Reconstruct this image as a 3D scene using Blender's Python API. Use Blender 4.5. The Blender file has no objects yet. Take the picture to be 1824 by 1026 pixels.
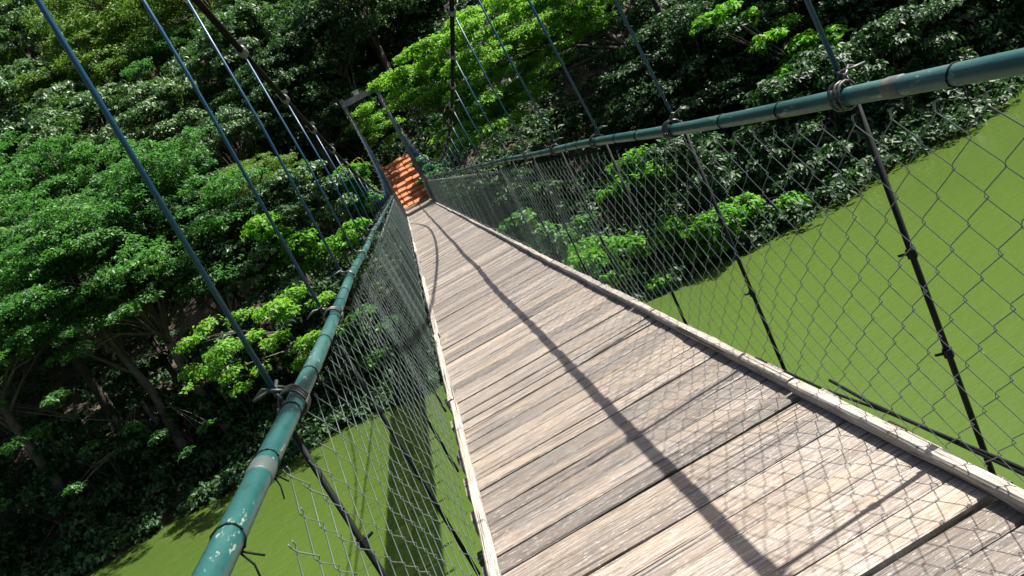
import bpy, math, random
import numpy as np
from mathutils import Vector, Matrix

R = math.radians
rnd = random.Random(11)
scene = bpy.context.scene
col = scene.collection

# ------------------------------------------------------------------ camera
CAM_Z = 8.0                      # water is z = 0, deck top is z = 6.5
F_PX, W_PX, H_PX = 1290.0, 1824.0, 1026.0
ROLL, PITCH, YAW = R(28.5), R(11.31), R(3.81)
cam_data = bpy.data.cameras.new('camera')
cam_data.sensor_width = 36.0
cam_data.lens = F_PX / W_PX * 36.0
cam_data.clip_start = 0.05
cam_data.clip_end = 3000
cam = bpy.data.objects.new('camera', cam_data)
col.objects.link(cam)
fwd = Vector((math.sin(YAW) * math.cos(PITCH), math.cos(YAW) * math.cos(PITCH), -math.sin(PITCH)))
rgt = Vector((math.cos(YAW), -math.sin(YAW), 0))
up = rgt.cross(fwd)
cx = math.cos(ROLL) * rgt - math.sin(ROLL) * up
cy = math.sin(ROLL) * rgt + math.cos(ROLL) * up
m = Matrix((cx, cy, -fwd)).transposed().to_4x4()
m.translation = (0, 0, CAM_Z)
cam.matrix_world = m
scene.camera = cam

# ------------------------------------------------------------------ light
SUN = Vector((0.69, 0.05, 1.0)).normalized()
elev = math.asin(SUN.z)
azim = math.atan2(SUN.x, SUN.y)
world = bpy.data.worlds.new('World')
scene.world = world
world.use_nodes = True
wn = world.node_tree
bg = wn.nodes['Background']
sky = wn.nodes.new('ShaderNodeTexSky')
sky.sky_type = 'NISHITA'
sky.sun_disc = False
sky.sun_elevation = elev
sky.sun_rotation = azim
sky.dust_density = 4.0
wn.links.new(sky.outputs[0], bg.inputs[0])
bg.inputs[1].default_value = 0.05
sun_data = bpy.data.lights.new('sun', 'SUN')
sun_data.energy = 5.0
sun_data.angle = R(0.6)
sun_data.color = (1.0, 0.95, 0.87)
sun = bpy.data.objects.new('sun', sun_data)
sun.rotation_euler = (-SUN).to_track_quat('-Z', 'Y').to_euler()
sun.location = (30, 30, 60)
col.objects.link(sun)
scene.view_settings.view_transform = 'Standard'
scene.view_settings.look = 'None'
scene.view_settings.gamma = 1
scene.view_settings.exposure = 1.4
scene.cycles.max_bounces = 6
scene.cycles.diffuse_bounces = 2
scene.cycles.glossy_bounces = 2
scene.cycles.transmission_bounces = 3
scene.cycles.transparent_max_bounces = 4

# ------------------------------------------------------------------ helpers
def at(px, py, Y):
    """point of the valley at distance Y along the bridge that shows at photo pixel px, py"""
    a = px - 712.0; b = py - 328.0
    r = a * math.cos(ROLL) - b * math.sin(ROLL)
    u = -a * math.sin(ROLL) - b * math.cos(ROLL)
    return Vector((r * Y / F_PX, Y, CAM_Z + u * Y / F_PX))

class MB:
    def __init__(s):
        s.v = []; s.f = []
    def box(s, lo, hi):
        x0, y0, z0 = lo; x1, y1, z1 = hi
        b = len(s.v)
        s.v += [(x0,y0,z0),(x1,y0,z0),(x1,y1,z0),(x0,y1,z0),(x0,y0,z1),(x1,y0,z1),(x1,y1,z1),(x0,y1,z1)]
        for q in ((0,3,2,1),(4,5,6,7),(0,1,5,4),(1,2,6,5),(2,3,7,6),(3,0,4,7)):
            s.f.append(tuple(b + i for i in q))
        return s
    def tube(s, pts, rad, n=6, caps=True):
        pts = [Vector(p) for p in pts]
        if not hasattr(rad, '__len__'):
            rad = [rad] * len(pts)
        base = len(s.v)
        ref = None
        for i, p in enumerate(pts):
            t = (pts[min(i + 1, len(pts) - 1)] - pts[max(i - 1, 0)])
            if t.length < 1e-9: t = Vector((0, 0, 1))
            t.normalize()
            if ref is None:
                ref = t.orthogonal().normalized()
            a = ref - t * ref.dot(t)
            if a.length < 1e-6: a = t.orthogonal()
            a.normalize(); ref = a
            b = t.cross(a)
            for k in range(n):
                an = 2 * math.pi * k / n
                s.v.append(tuple(p + (a * math.cos(an) + b * math.sin(an)) * rad[i]))
        for i in range(len(pts) - 1):
            for k in range(n):
                k2 = (k + 1) % n
                s.f.append((base + i*n + k, base + i*n + k2, base + (i+1)*n + k2, base + (i+1)*n + k))
        if caps:
            s.f.append(tuple(base + k for k in reversed(range(n))))
            e = base + (len(pts) - 1) * n
            s.f.append(tuple(e + k for k in range(n)))
        return s
    def mesh(s, name, smooth=False):
        me = bpy.data.meshes.new(name)
        me.from_pydata(s.v, [], s.f)
        if smooth:
            me.polygons.foreach_set('use_smooth', [True] * len(me.polygons))
        me.update()
        return me

def link(name, me, mat=None, parent=None, loc=None, rot=None, scale=None):
    o = bpy.data.objects.new(name, me)
    col.objects.link(o)
    if mat is not None and me is not None and not me.materials:
        me.materials.append(mat)
    if parent is not None: o.parent = parent
    if loc is not None: o.location = loc
    if rot is not None: o.rotation_euler = rot
    if scale is not None: o.scale = scale
    return o

def build(name, mb, mat, parent=None, smooth=False, **k):
    return link(name, mb.mesh(name, smooth), mat, parent, **k)

def empty(name, loc=(0, 0, 0)):
    o = bpy.data.objects.new(name, None)
    o.empty_display_size = 0.3
    o.location = loc
    col.objects.link(o)
    return o

def tag(o, label=None, cat=None, group=None, kind=None):
    if label: o['label'] = label
    if cat: o['category'] = cat
    if group: o['group'] = group
    if kind: o['kind'] = kind
    return o

# ------------------------------------------------------------------ materials
def new_mat(name):
    mt = bpy.data.materials.new(name)
    mt.use_nodes = True
    nt = mt.node_tree
    return mt, nt, nt.nodes['Principled BSDF'], nt.nodes['Material Output']

def node(nt, kind, ins=None, **props):
    n = nt.nodes.new(kind)
    for k, v in props.items(): setattr(n, k, v)
    for k, v in (ins or {}).items():
        if hasattr(v, 'is_output'): nt.links.new(v, n.inputs[k])
        else: n.inputs[k].default_value = v
    return n

def ramp(nt, fac, stops):
    n = nt.nodes.new('ShaderNodeValToRGB')
    e = n.color_ramp.elements
    while len(e) < len(stops): e.new(0.5)
    for i, (p, c) in enumerate(stops):
        e[i].position = p
        e[i].color = (c[0], c[1], c[2], 1) if len(c) == 3 else c
    nt.links.new(fac, n.inputs[0])
    return n.outputs[0]

def mix(nt, fac, a, b, mode='MIX'):
    n = nt.nodes.new('ShaderNodeMix'); n.data_type = 'RGBA'; n.blend_type = mode
    for i, v in ((0, fac), (6, a), (7, b)):
        if hasattr(v, 'is_output'): nt.links.new(v, n.inputs[i])
        else: n.inputs[i].default_value = v if not isinstance(v, tuple) or len(v) == 4 else (*v, 1)
    return n.outputs[2]

def bump(nt, bsdf, height, strength, dist):
    b = node(nt, 'ShaderNodeBump', {'Strength': strength, 'Distance': dist, 'Height': height})
    nt.links.new(b.outputs[0], bsdf.inputs['Normal'])

def noise(nt, vec, scale, detail=4, rough=0.6):
    return node(nt, 'ShaderNodeTexNoise', {'Vector': vec, 'Scale': scale, 'Detail': detail, 'Roughness': rough}).outputs[0]

def mapped(nt, vec, scale=(1, 1, 1), loc=(0, 0, 0)):
    return node(nt, 'ShaderNodeMapping', {'Vector': vec, 'Scale': scale, 'Location': loc}).outputs[0]

def obj_coords(nt, offset=True):
    tc = node(nt, 'ShaderNodeTexCoord').outputs['Object']
    if not offset: return tc, None
    oi = node(nt, 'ShaderNodeObjectInfo')
    mul = node(nt, 'ShaderNodeMath', {0: oi.outputs['Random'], 1: 37.0}, operation='MULTIPLY')
    cmb = node(nt, 'ShaderNodeCombineXYZ', {0: mul.outputs[0], 1: mul.outputs[0], 2: mul.outputs[0]})
    ad = node(nt, 'ShaderNodeVectorMath', {0: tc, 1: cmb.outputs[0]}, operation='ADD')
    return ad.outputs[0], oi.outputs['Random']

def wood_material(name, dark, mid, pale, warm, rough=0.5, sheen=0.0):
    mt, nt, bs, _ = new_mat(name)
    vec, ran = obj_coords(nt)
    long_grain = noise(nt, mapped(nt, vec, (1.6, 42, 12)), 2.2, 6, 0.65)
    fine = noise(nt, mapped(nt, vec, (5, 130, 40)), 2.0, 3, 0.6)
    blot = noise(nt, mapped(nt, vec, (1.4, 3.2, 1)), 2.3, 4, 0.6)
    flecks = noise(nt, mapped(nt, vec, (9, 30, 9)), 3.2, 5, 0.72)
    c = ramp(nt, long_grain, [(0.30, dark), (0.47, mid), (0.66, pale)])
    c = mix(nt, ramp(nt, blot, [(0.42, (0, 0, 0)), (0.72, (0.75, 0.75, 0.75))]), c, warm)
    tone = ramp(nt, ran, [(0.0, (0.5, 0.48, 0.48)), (0.35, (0.86, 0.84, 0.83)), (0.7, (1.05, 1.0, 0.95)), (1.0, (1.25, 1.2, 1.12))])
    c = mix(nt, 1.0, c, tone, 'MULTIPLY')
    c = mix(nt, ramp(nt, flecks, [(0.56, (0, 0, 0)), (0.66, (0.85, 0.85, 0.85))]), c, (0.46, 0.44, 0.40))
    c = mix(nt, ramp(nt, fine, [(0.34, (0.85, 0.85, 0.85)), (0.46, (0, 0, 0))]), c, tuple(x * 0.45 for x in dark))
    crack = noise(nt, mapped(nt, vec, (1.1, 75, 20)), 1.0, 2, 0.5)
    c = mix(nt, ramp(nt, crack, [(0.345, (0.95, 0.95, 0.95)), (0.39, (0, 0, 0))]), c, tuple(x * 0.25 for x in dark))
    oc = node(nt, 'ShaderNodeObjectInfo').outputs['Color']
    c = mix(nt, 1.0, c, oc, 'MULTIPLY')
    nt.links.new(c, bs.inputs['Base Color'])
    rg = ramp(nt, blot, [(0.35, (rough - 0.08,) * 3), (0.7, (rough + 0.14,) * 3)])
    nt.links.new(rg, bs.inputs['Roughness'])
    bs.inputs['Sheen Weight'].default_value = sheen
    bs.inputs['Sheen Roughness'].default_value = 0.45
    bs.inputs['Sheen Tint'].default_value = (1.0, 0.95, 0.9, 1)
    hh = node(nt, 'ShaderNodeMath', {0: long_grain, 1: fine}, operation='ADD').outputs[0]
    bump(nt, bs, hh, 0.55, 0.006)
    return mt

def paint_material(name, colr, rough=0.35, chip=(0.2, 0.17, 0.13), chips=0.66, metallic=0.0, along=(1, 1, 1), spec=0.5):
    mt, nt, bs, _ = new_mat(name)
    vec, ran = obj_coords(nt)
    n1 = noise(nt, mapped(nt, vec, along), 6, 5, 0.7)
    n2 = noise(nt, vec, 1.3, 3, 0.5)
    c = mix(nt, n2, tuple(x * 0.78 for x in colr), tuple(min(1, x * 1.22) for x in colr))
    c = mix(nt, ramp(nt, n1, [(chips, (0, 0, 0)), (chips + 0.05, (1, 1, 1))]), c, chip)
    nt.links.new(c, bs.inputs['Base Color'])
    nt.links.new(ramp(nt, n1, [(0.3, (rough - 0.05,) * 3), (0.7, (rough + 0.2,) * 3)]), bs.inputs['Roughness'])
    bs.inputs['Metallic'].default_value = metallic
    bs.inputs['Specular IOR Level'].default_value = spec
    bump(nt, bs, n1, 0.15, 0.004)
    return mt

def rock_material(name, a, b, c3, scale=3.0, rough=0.85, depth=0.03):
    mt, nt, bs, _ = new_mat(name)
    vec, ran = obj_coords(nt)
    n1 = noise(nt, vec, scale, 7, 0.68)
    n2 = noise(nt, vec, scale * 6, 4, 0.6)
    c = ramp(nt, n1, [(0.3, a), (0.52, b), (0.72, c3)])
    c = mix(nt, ramp(nt, n2, [(0.35, (0.6, 0.6, 0.6)), (0.55, (0, 0, 0))]), c, tuple(x * 0.5 for x in a))
    nt.links.new(c, bs.inputs['Base Color'])
    bs.inputs['Roughness'].default_value = rough
    s = node(nt, 'ShaderNodeMath', {0: n1, 1: n2}, operation='ADD').outputs[0]
    bump(nt, bs, s, 0.7, depth)
    return mt

def leaf_material(name, stops, rough=0.45, trans=0.35, tcol=(0.16, 0.30, 0.03), spec=0.4):
    mt, nt, bs, out = new_mat(name)
    at_ = node(nt, 'ShaderNodeAttribute', attribute_name='tint').outputs['Fac']
    oi = node(nt, 'ShaderNodeObjectInfo').outputs['Random']
    c = ramp(nt, at_, stops)
    tone = ramp(nt, oi, [(0, (0.8, 0.85, 0.85)), (0.5, (1, 1, 1)), (1, (1.2, 1.1, 0.95))])
    c = mix(nt, 1.0, c, tone, 'MULTIPLY')
    nt.links.new(c, bs.inputs['Base Color'])
    bs.inputs['Roughness'].default_value = rough
    bs.inputs['Specular IOR Level'].default_value = spec
    tr = node(nt, 'ShaderNodeBsdfTranslucent', {'Color': (*tcol, 1)})
    mx = node(nt, 'ShaderNodeMixShader', {0: trans, 1: bs.outputs[0], 2: tr.outputs[0]})
    nt.links.new(mx.outputs[0], out.inputs[0])
    return mt

M = {}
M['plank'] = wood_material('weathered_plank_wood', (0.072, 0.062, 0.056), (0.195, 0.172, 0.157), (0.36, 0.335, 0.312), (0.25, 0.195, 0.138), 0.46, 0.3)
M['kerb'] = wood_material('pale_kerb_wood', (0.15, 0.14, 0.128), (0.29, 0.275, 0.255), (0.40, 0.385, 0.36), (0.24, 0.215, 0.18), 0.6)
M['beam'] = wood_material('dark_beam_wood', (0.03, 0.025, 0.02), (0.07, 0.058, 0.048), (0.12, 0.1, 0.085), (0.06, 0.05, 0.03), 0.7)
def rail_material():
    mt, nt, bs, _ = new_mat('weathered_teal_paint')
    tc = node(nt, 'ShaderNodeTexCoord').outputs['Object']
    fade = noise(nt, mapped(nt, tc, (3, .9, 3)), 1.6, 5, 0.65)
    fine = noise(nt, mapped(nt, tc, (14, 5, 14)), 3.0, 6, 0.75)
    spot = noise(nt, mapped(nt, tc, (9, 4, 9), (5, 2, 1)), 2.2, 5, 0.7)
    c = ramp(nt, fade, [(0.3, (0.007, 0.044, 0.046)), (0.5, (0.012, 0.066, 0.064)), (0.7, (0.036, 0.094, 0.088))])
    c = mix(nt, ramp(nt, fine, [(0.60, (0, 0, 0)), (0.64, (0.85, 0.85, 0.85))]), c, (0.20, 0.23, 0.21))
    c = mix(nt, ramp(nt, spot, [(0.64, (0, 0, 0)), (0.68, (0.9, 0.9, 0.9))]), c, (0.06, 0.032, 0.018))
    c = mix(nt, ramp(nt, fine, [(0.34, (0.6, 0.6, 0.6)), (0.44, (0, 0, 0))]), c, (0.012, 0.026, 0.024))
    nt.links.new(c, bs.inputs['Base Color'])
    nt.links.new(ramp(nt, fade, [(0.3, (0.26,) * 3), (0.7, (0.52,) * 3)]), bs.inputs['Roughness'])
    bump(nt, bs, fine, 0.2, 0.003)
    return mt
M['rail'] = rail_material()
M['hanger'] = paint_material('blue_hanger_paint', (0.008, 0.050, 0.11), 0.32, (0.06, 0.06, 0.07), 0.76, spec=0.35)
M['rod'] = paint_material('dark_rod_paint', (0.006, 0.009, 0.009), 0.6, (0.02, 0.014, 0.01), 0.66, spec=0.15)
M['cable'] = paint_material('greased_steel_cable', (0.005, 0.005, 0.005), 0.75, (0.012, 0.010, 0.009), 0.66, spec=0.06)
M['wire'] = paint_material('galvanised_fence_wire', (0.12, 0.155, 0.148), 0.33, (0.06, 0.045, 0.03), 0.66, metallic=0.1)
M['joint'] = paint_material('worn_pipe_joint', (0.05, 0.075, 0.07), 0.5, (0.11, 0.10, 0.08), 0.6, metallic=0.1)
M['tie'] = paint_material('tie_wire_steel', (0.035, 0.042, 0.04), 0.36, (0.03, 0.02, 0.015), 0.6, metallic=0.2)
M['steel'] = paint_material('galvanised_clamp', (0.11, 0.115, 0.115), 0.45, (0.05, 0.04, 0.03), 0.6, metallic=0.4)
M['concrete'] = rock_material('tower_concrete', (0.09, 0.09, 0.085), (0.20, 0.20, 0.195), (0.33, 0.33, 0.32), 2.2, 0.85, 0.01)
M['white'] = rock_material('white_cap', (0.5, 0.5, 0.48), (0.66, 0.66, 0.64), (0.75, 0.75, 0.73), 3, 0.6, 0.004)
M['laterite'] = rock_material('laterite_block', (0.29, 0.10, 0.042), (0.44, 0.17, 0.078), (0.50, 0.24, 0.13), 2.6, 0.9, 0.05)
M['landing'] = rock_material('sandy_concrete', (0.22, 0.18, 0.13), (0.36, 0.31, 0.23), (0.45, 0.4, 0.31), 2.6, 0.85, 0.01)
M['yellow'] = paint_material('yellow_tube_paint', (0.75, 0.58, 0.03), 0.4, (0.4, 0.25, 0.02), 0.72)
M['soil'] = rock_material('forest_soil', (0.03, 0.023, 0.015), (0.055, 0.042, 0.027), (0.085, 0.066, 0.044), 0.8, 0.95, 0.1)
M['bark'] = rock_material('tree_bark', (0.035, 0.028, 0.022), (0.075, 0.062, 0.05), (0.13, 0.112, 0.095), 2.5, 0.9, 0.04)
M['straw'] = rock_material('dry_cane', (0.25, 0.2, 0.08), (0.38, 0.32, 0.14), (0.45, 0.4, 0.2), 2.5, 0.7, 0.01)

M['leaf_rain'] = leaf_material('rain_tree_leaves', [(0, (0.038, 0.11, 0.016)), (0.5, (0.085, 0.21, 0.024)), (1, (0.15, 0.28, 0.036))], 0.5, 0.45, (0.22, 0.50, 0.035))
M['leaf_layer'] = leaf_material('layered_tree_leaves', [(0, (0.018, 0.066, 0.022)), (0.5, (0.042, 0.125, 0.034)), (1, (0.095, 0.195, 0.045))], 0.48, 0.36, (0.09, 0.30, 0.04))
M['leaf_broad'] = leaf_material('grey_green_broad_leaves', [(0, (0.032, 0.08, 0.036)), (0.5, (0.07, 0.14, 0.066)), (1, (0.12, 0.20, 0.10))], 0.46, 0.28, (0.08, 0.2, 0.03), 0.45)
M['leaf_yellow'] = leaf_material('yellow_green_leaves', [(0, (0.04, 0.10, 0.018)), (0.5, (0.08, 0.165, 0.028)), (1, (0.14, 0.22, 0.045))], 0.5, 0.34, (0.16, 0.32, 0.03))
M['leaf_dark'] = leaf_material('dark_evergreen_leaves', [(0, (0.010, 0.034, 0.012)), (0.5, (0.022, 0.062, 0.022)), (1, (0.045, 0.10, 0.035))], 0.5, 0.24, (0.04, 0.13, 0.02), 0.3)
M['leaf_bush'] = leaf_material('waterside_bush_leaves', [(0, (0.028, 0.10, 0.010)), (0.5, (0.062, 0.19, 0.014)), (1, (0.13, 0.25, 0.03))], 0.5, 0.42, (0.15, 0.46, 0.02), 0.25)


def water_material():
    mt, nt, bs, out = new_mat('murky_green_water')
    tc = node(nt, 'ShaderNodeTexCoord').outputs['Object']
    big = noise(nt, tc, 0.06, 3, 0.5)
    c = ramp(nt, big, [(0.3, (0.047, 0.080, 0.015)), (0.7, (0.057, 0.094, 0.019))])
    nt.links.new(c, bs.inputs['Base Color'])
    bs.inputs['Roughness'].default_value = 0.07
    bs.inputs['IOR'].default_value = 1.33
    w1 = noise(nt, mapped(nt, tc, (1.0, 1.6, 1), (3, 1, 0)), 1.1, 4, 0.55)
    w2 = noise(nt, mapped(nt, tc, (1, 2.2, 1)), 5.5, 3, 0.55)
    hh = node(nt, 'ShaderNodeMath', {0: w1, 1: node(nt, 'ShaderNodeMath', {0: w2, 1: 0.28}, operation='MULTIPLY').outputs[0]}, operation='ADD').outputs[0]
    bump(nt, bs, hh, 0.5, 0.09)
    return mt
M['water'] = water_material()

# ------------------------------------------------------------------ water and ground
wb = MB()
wb.v = [(-900, -900, 0), (900, -900, 0), (900, 90, 0), (-900, 90, 0)]
wb.f = [(0, 1, 2, 3)]
tag(build('river_water', wb, M['water']), kind='structure')

def shore(x):
    t = min(1, max(0, (x + 5) / 12.0)); t = t * t * (3 - 2 * t)
    return 31.6 - 6.2 * t + 0.5 * math.sin(x * 0.31) + 0.35 * math.sin(x * 0.83 + 1)

def ground_z(x, y):
    t = y - shore(x)
    if t < 0:
        z = 0.35 * t
    elif t < 2.5:
        z = 0.62 * t
    elif t < 13:
        z = 1.55 + 0.42 * (t - 2.5)
    else:
        z = 5.96 + 0.62 * (t - 13) + 0.18 * max(0, t - 20)
    z = max(z, -2.5)
    if y > 150: z -= 0.0026 * (y - 150) ** 2 * 0.5
    z += 0.35 * math.sin(x * 0.5 + y * 0.3) * min(1, max(0, t / 6)) * 0.8
    d = abs(x - 0.33)
    if y > 39 and d < 4:                       # the cut for bridge head and stair
        path = 6.32 + max(0, y - 42) * 0.62 - 0.4
        k = min(1, max(0, (4 - d) / 2.2)) * min(1, (y - 39) / 1.5)
        z = z * (1 - k) + min(z, path) * k
    return z

gb = MB()
xs = [-300, -200, -140, -100] + [x * 2.0 for x in range(-40, 41)] + [100, 140, 200, 300]
ys = [18 + 1.0 * i for i in range(0, 40)] + [58 + 2.5 * i for i in range(0, 30)] + [135 + 8 * i for i in range(0, 20)]
for y in ys:
    for x in xs:
        gb.v.append((x, y, ground_z(x, y)))
nx = len(xs)
for j in range(len(ys) - 1):
    for i in range(nx - 1):
        a = j * nx + i
        gb.f.append((a, a + 1, a + nx + 1, a + nx))
tag(build('hillside_ground', gb, M['soil'], smooth=True), kind='structure')

# ------------------------------------------------------------------ the bridge
DECK = 6.5
XL, XR = -0.52, 1.175            # hand rails
KL, KR = -0.415, 1.012           # kerb centres
RAIL_Z = DECK + 1.13
Y0, Y1 = -2.6, 40.6
TOWER_Y = 40.9
H0, HS = 1.9, 1.235              # first hanger and spacing

bridge = empty('suspension_bridge', (0.33, 20, DECK))
tag(bridge, 'narrow timber plank suspension footbridge with teal handrails and blue hangers over the green river', 'bridge')
bridge_inv = Matrix.Translation((-0.33, -20, -DECK))
def bpart(name, mb, mat, parent=None, smooth=False):
    """a part of the bridge modelled in world coordinates"""
    o = build(name, mb, mat, parent or bridge, smooth)
    p = parent or bridge
    o.matrix_parent_inverse = p_world(p).inverted()
    return o
def p_world(p):
    mw = Matrix.LocRotScale(p.location, p.rotation_euler, p.scale)
    return (p_world(p.parent) @ p.matrix_parent_inverse @ mw) if p.parent else mw

def rail_z(y):
    return RAIL_Z + 0.006 * math.sin(y * 1.7) + 0.045 * min(1, max(0, (y - 1) / 6.0))
def cable(side, y):
    d = y - 20.0
    z = 8.02 + (0.0064 if d < 0 else 0.0120) * d * d
    x = XL if side < 0 else XR
    k = max(0, d / 20.9) ** 2
    x += (-0.05 if side < 0 else 0.24) * k
    return Vector((x, y, z))

# planks: each its own piece, uneven widths, gaps and heights
prnd = random.Random(5)
y = Y0
nplank = 0
far_planks = MB()
while y < Y1:
    w = prnd.choice([0.095, 0.11, 0.12, 0.125, 0.13, 0.14, 0.16])
    gap = prnd.choice([0.006, 0.007, 0.009, 0.011, 0.014, 0.018, 0.026])
    if y + w > Y1 + 0.02: break
    x0 = -0.456 + prnd.uniform(-0.016, 0.010); x1 = 1.058 + prnd.uniform(-0.015, 0.022)
    mb = MB()
    seg = 4; hw = w / 2; th = 0.042
    nz = [prnd.uniform(-0.0025, 0.0025) for _ in range(seg + 1)]
    ne = [prnd.uniform(-0.0022, 0.0022) for _ in range(seg + 1)]
    nf = [prnd.uniform(-0.0022, 0.0022) for _ in range(seg + 1)]
    L = x1 - x0
    for i in range(seg + 1):
        xx = -L / 2 + L * i / seg
        prof = [(-hw + ne[i], -th), (hw + nf[i], -th), (hw + nf[i], -0.006), (hw - 0.006 + nf[i], 0.0), (-hw + 0.006 + ne[i], 0.0), (-hw + ne[i], -0.006)]
        for (a, b) in prof: mb.v.append((xx, a, b + nz[i]))
    n = 6
    for i in range(seg):
        for k in range(n):
            k2 = (k + 1) % n
            mb.f.append((i*n + k, (i+1)*n + k, (i+1)*n + k2, i*n + k2))
    mb.f.append(tuple(range(n)))
    mb.f.append(tuple(seg*n + k for k in reversed(range(n))))
    loc = ((x0 + x1) / 2 - 0.33, y + hw - 20, prnd.uniform(-0.006, 0.004))
    rot = (prnd.uniform(-0.012, 0.012), prnd.uniform(-0.002, 0.002), prnd.uniform(-0.006, 0.006))
    if nplank < 296:
        o = build('plank', mb, M['plank'], bridge)
        o.location = loc; o.rotation_euler = rot
        # boards differ in age and weathering, with no trend along the bridge
        k = prnd.uniform(0.66, 1.10)
        o.color = (k, k * 0.985, k * 0.97, 1)
    else:
        b = len(far_planks.v)
        far_planks.v += [(v_[0] + loc[0], v_[1] + loc[1], v_[2] + loc[2]) for v_ in mb.v]
        far_planks.f += [tuple(b + i_ for i_ in q) for q in mb.f]
    y += w + gap
    nplank += 1

if far_planks.v:
    build('far_planks', far_planks, M['plank'], bridge)['kind'] = 'stuff'

# kerb battens on both sides, butted with small offsets
for side, xc in ((-1, KL), (1, KR)):
    y = Y0 + (0.3 if side < 0 else 0.9)
    while y < Y1 - 0.3:
        L = prnd.uniform(2.0, 2.9)
        y2 = min(y + L, Y1)
        mb = MB()
        w = prnd.uniform(0.021, 0.027); h = prnd.uniform(0.042, 0.052)
        off = prnd.uniform(-0.008, 0.008)
        seg = 8
        for i in range(seg + 1):
            yy = -(y2 - y) / 2 + (y2 - y) * i / seg
            jx = prnd.uniform(-0.004, 0.004); jz = prnd.uniform(-0.003, 0.003); jw = prnd.uniform(-0.003, 0.003)
            for (a, b) in ((-w, 0.004), (w, 0.004), (w + jw, h - 0.008), (w - 0.007 + jw, h), (-w + 0.007 - jw, h), (-w - jw, h - 0.008)):
                mb.v.append((a + jx, yy, b + jz))
        n = 6
        for i in range(seg):
            for k in range(n):
                k2 = (k + 1) % n
                mb.f.append((i*n + k, i*n + k2, (i+1)*n + k2, (i+1)*n + k))
        mb.f.append(tuple(reversed(range(n)))); mb.f.append(tuple(seg*n + k for k in range(n)))
        # grain of the batten runs along its length: turned mesh so that local x is the length
        mb.v = [(b_, -a_, c_) for (a_, b_, c_) in mb.v]
        o = build('kerb_batten', mb, M['kerb'], bridge)
        o.rotation_euler = (0, 0, math.pi / 2)
        o.location = (xc + off - 0.33, (y + y2) / 2 - 20, 0.003)
        y = y2 + prnd.uniform(0.004, 0.02)

# stringers and cross beams under the planks
for xc in (-0.36, 0.33, 0.98):
    bpart('stringer', MB().box((xc - 0.04, Y0, DECK - 0.16), (xc + 0.04, Y1, DECK - 0.05)), M['beam'])
cross_me = MB().box((-0.86, -0.045, -0.27), (0.86, 0.045, -0.163)).mesh('cross_beam')
cross_me.materials.append(M['beam'])
hang_ys = [H0 + HS * k for k in range(-4, 32) if Y0 < H0 + HS * k < TOWER_Y - 0.6]
for yy in hang_ys:
    o = link('cross_beam', cross_me, None, bridge); o.location = (0, yy - 20, 0)

# hand rails, with the wire ties as their pieces
def hanger_tie_mesh():
    mb = MB()
    for dy in (-0.014, 0.010, 0.03):
        pts = []
        for i in range(15):
            a = 2 * math.pi * i / 14
            rr = 0.0335 + 0.010 * max(0, math.cos(a - 2.0))
            pts.append((rr * math.cos(a), dy + 0.012 * math.cos(a), rr * math.sin(a)))
        mb.tube(pts, 0.0046, 5)
    mb.tube([(-0.012, -0.012, 0.046), (-0.03, 0.0, 0.064), (-0.055, 0.012, 0.06), (-0.085, 0.025, 0.058)], 0.0048, 5)
    mb.tube([(-0.01, 0.02, 0.046), (-0.035, 0.012, 0.058), (-0.06, -0.012, 0.068), (-0.095, -0.03, 0.052)], 0.0048, 5)
    mb.tube([(-0.02, 0.03, 0.03), (-0.03, 0.012, 0.05), (-0.02, -0.02, 0.07)], 0.0048, 5)
    return mb.mesh('hanger_tie', True)
tie_me = hanger_tie_mesh(); tie_me.materials.append(M['tie'])
def band_mesh():
    mb = MB()
    mb.tube([(0.0275 * math.cos(2*math.pi*i/12), 0.004 * math.sin(4*math.pi*i/12), 0.0275 * math.sin(2*math.pi*i/12)) for i in range(13)], 0.0022, 4)
    mb.tube([(0, 0, -0.027), (0.003, 0.004, -0.06), (-0.001, -0.006, -0.085)], 0.002, 4)
    mb.tube([(0, 0.004, -0.027), (0.014, 0.01, -0.05), (0.02, 0.016, -0.062)], 0.002, 4)
    return mb.mesh('tie_wire', True)
band_me = band_mesh(); band_me.materials.append(M['rod'])
def sleeve_mesh():
    mb = MB()
    mb.tube([(0, -0.03, 0), (0, -0.026, 0), (0, 0.026, 0), (0, 0.03, 0)], [0.0262, 0.0275, 0.0275, 0.0262], 14)
    return mb.mesh('pipe_joint', True)
sleeve_me = sleeve_mesh(); sleeve_me.materials.append(M['joint'])

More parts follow.
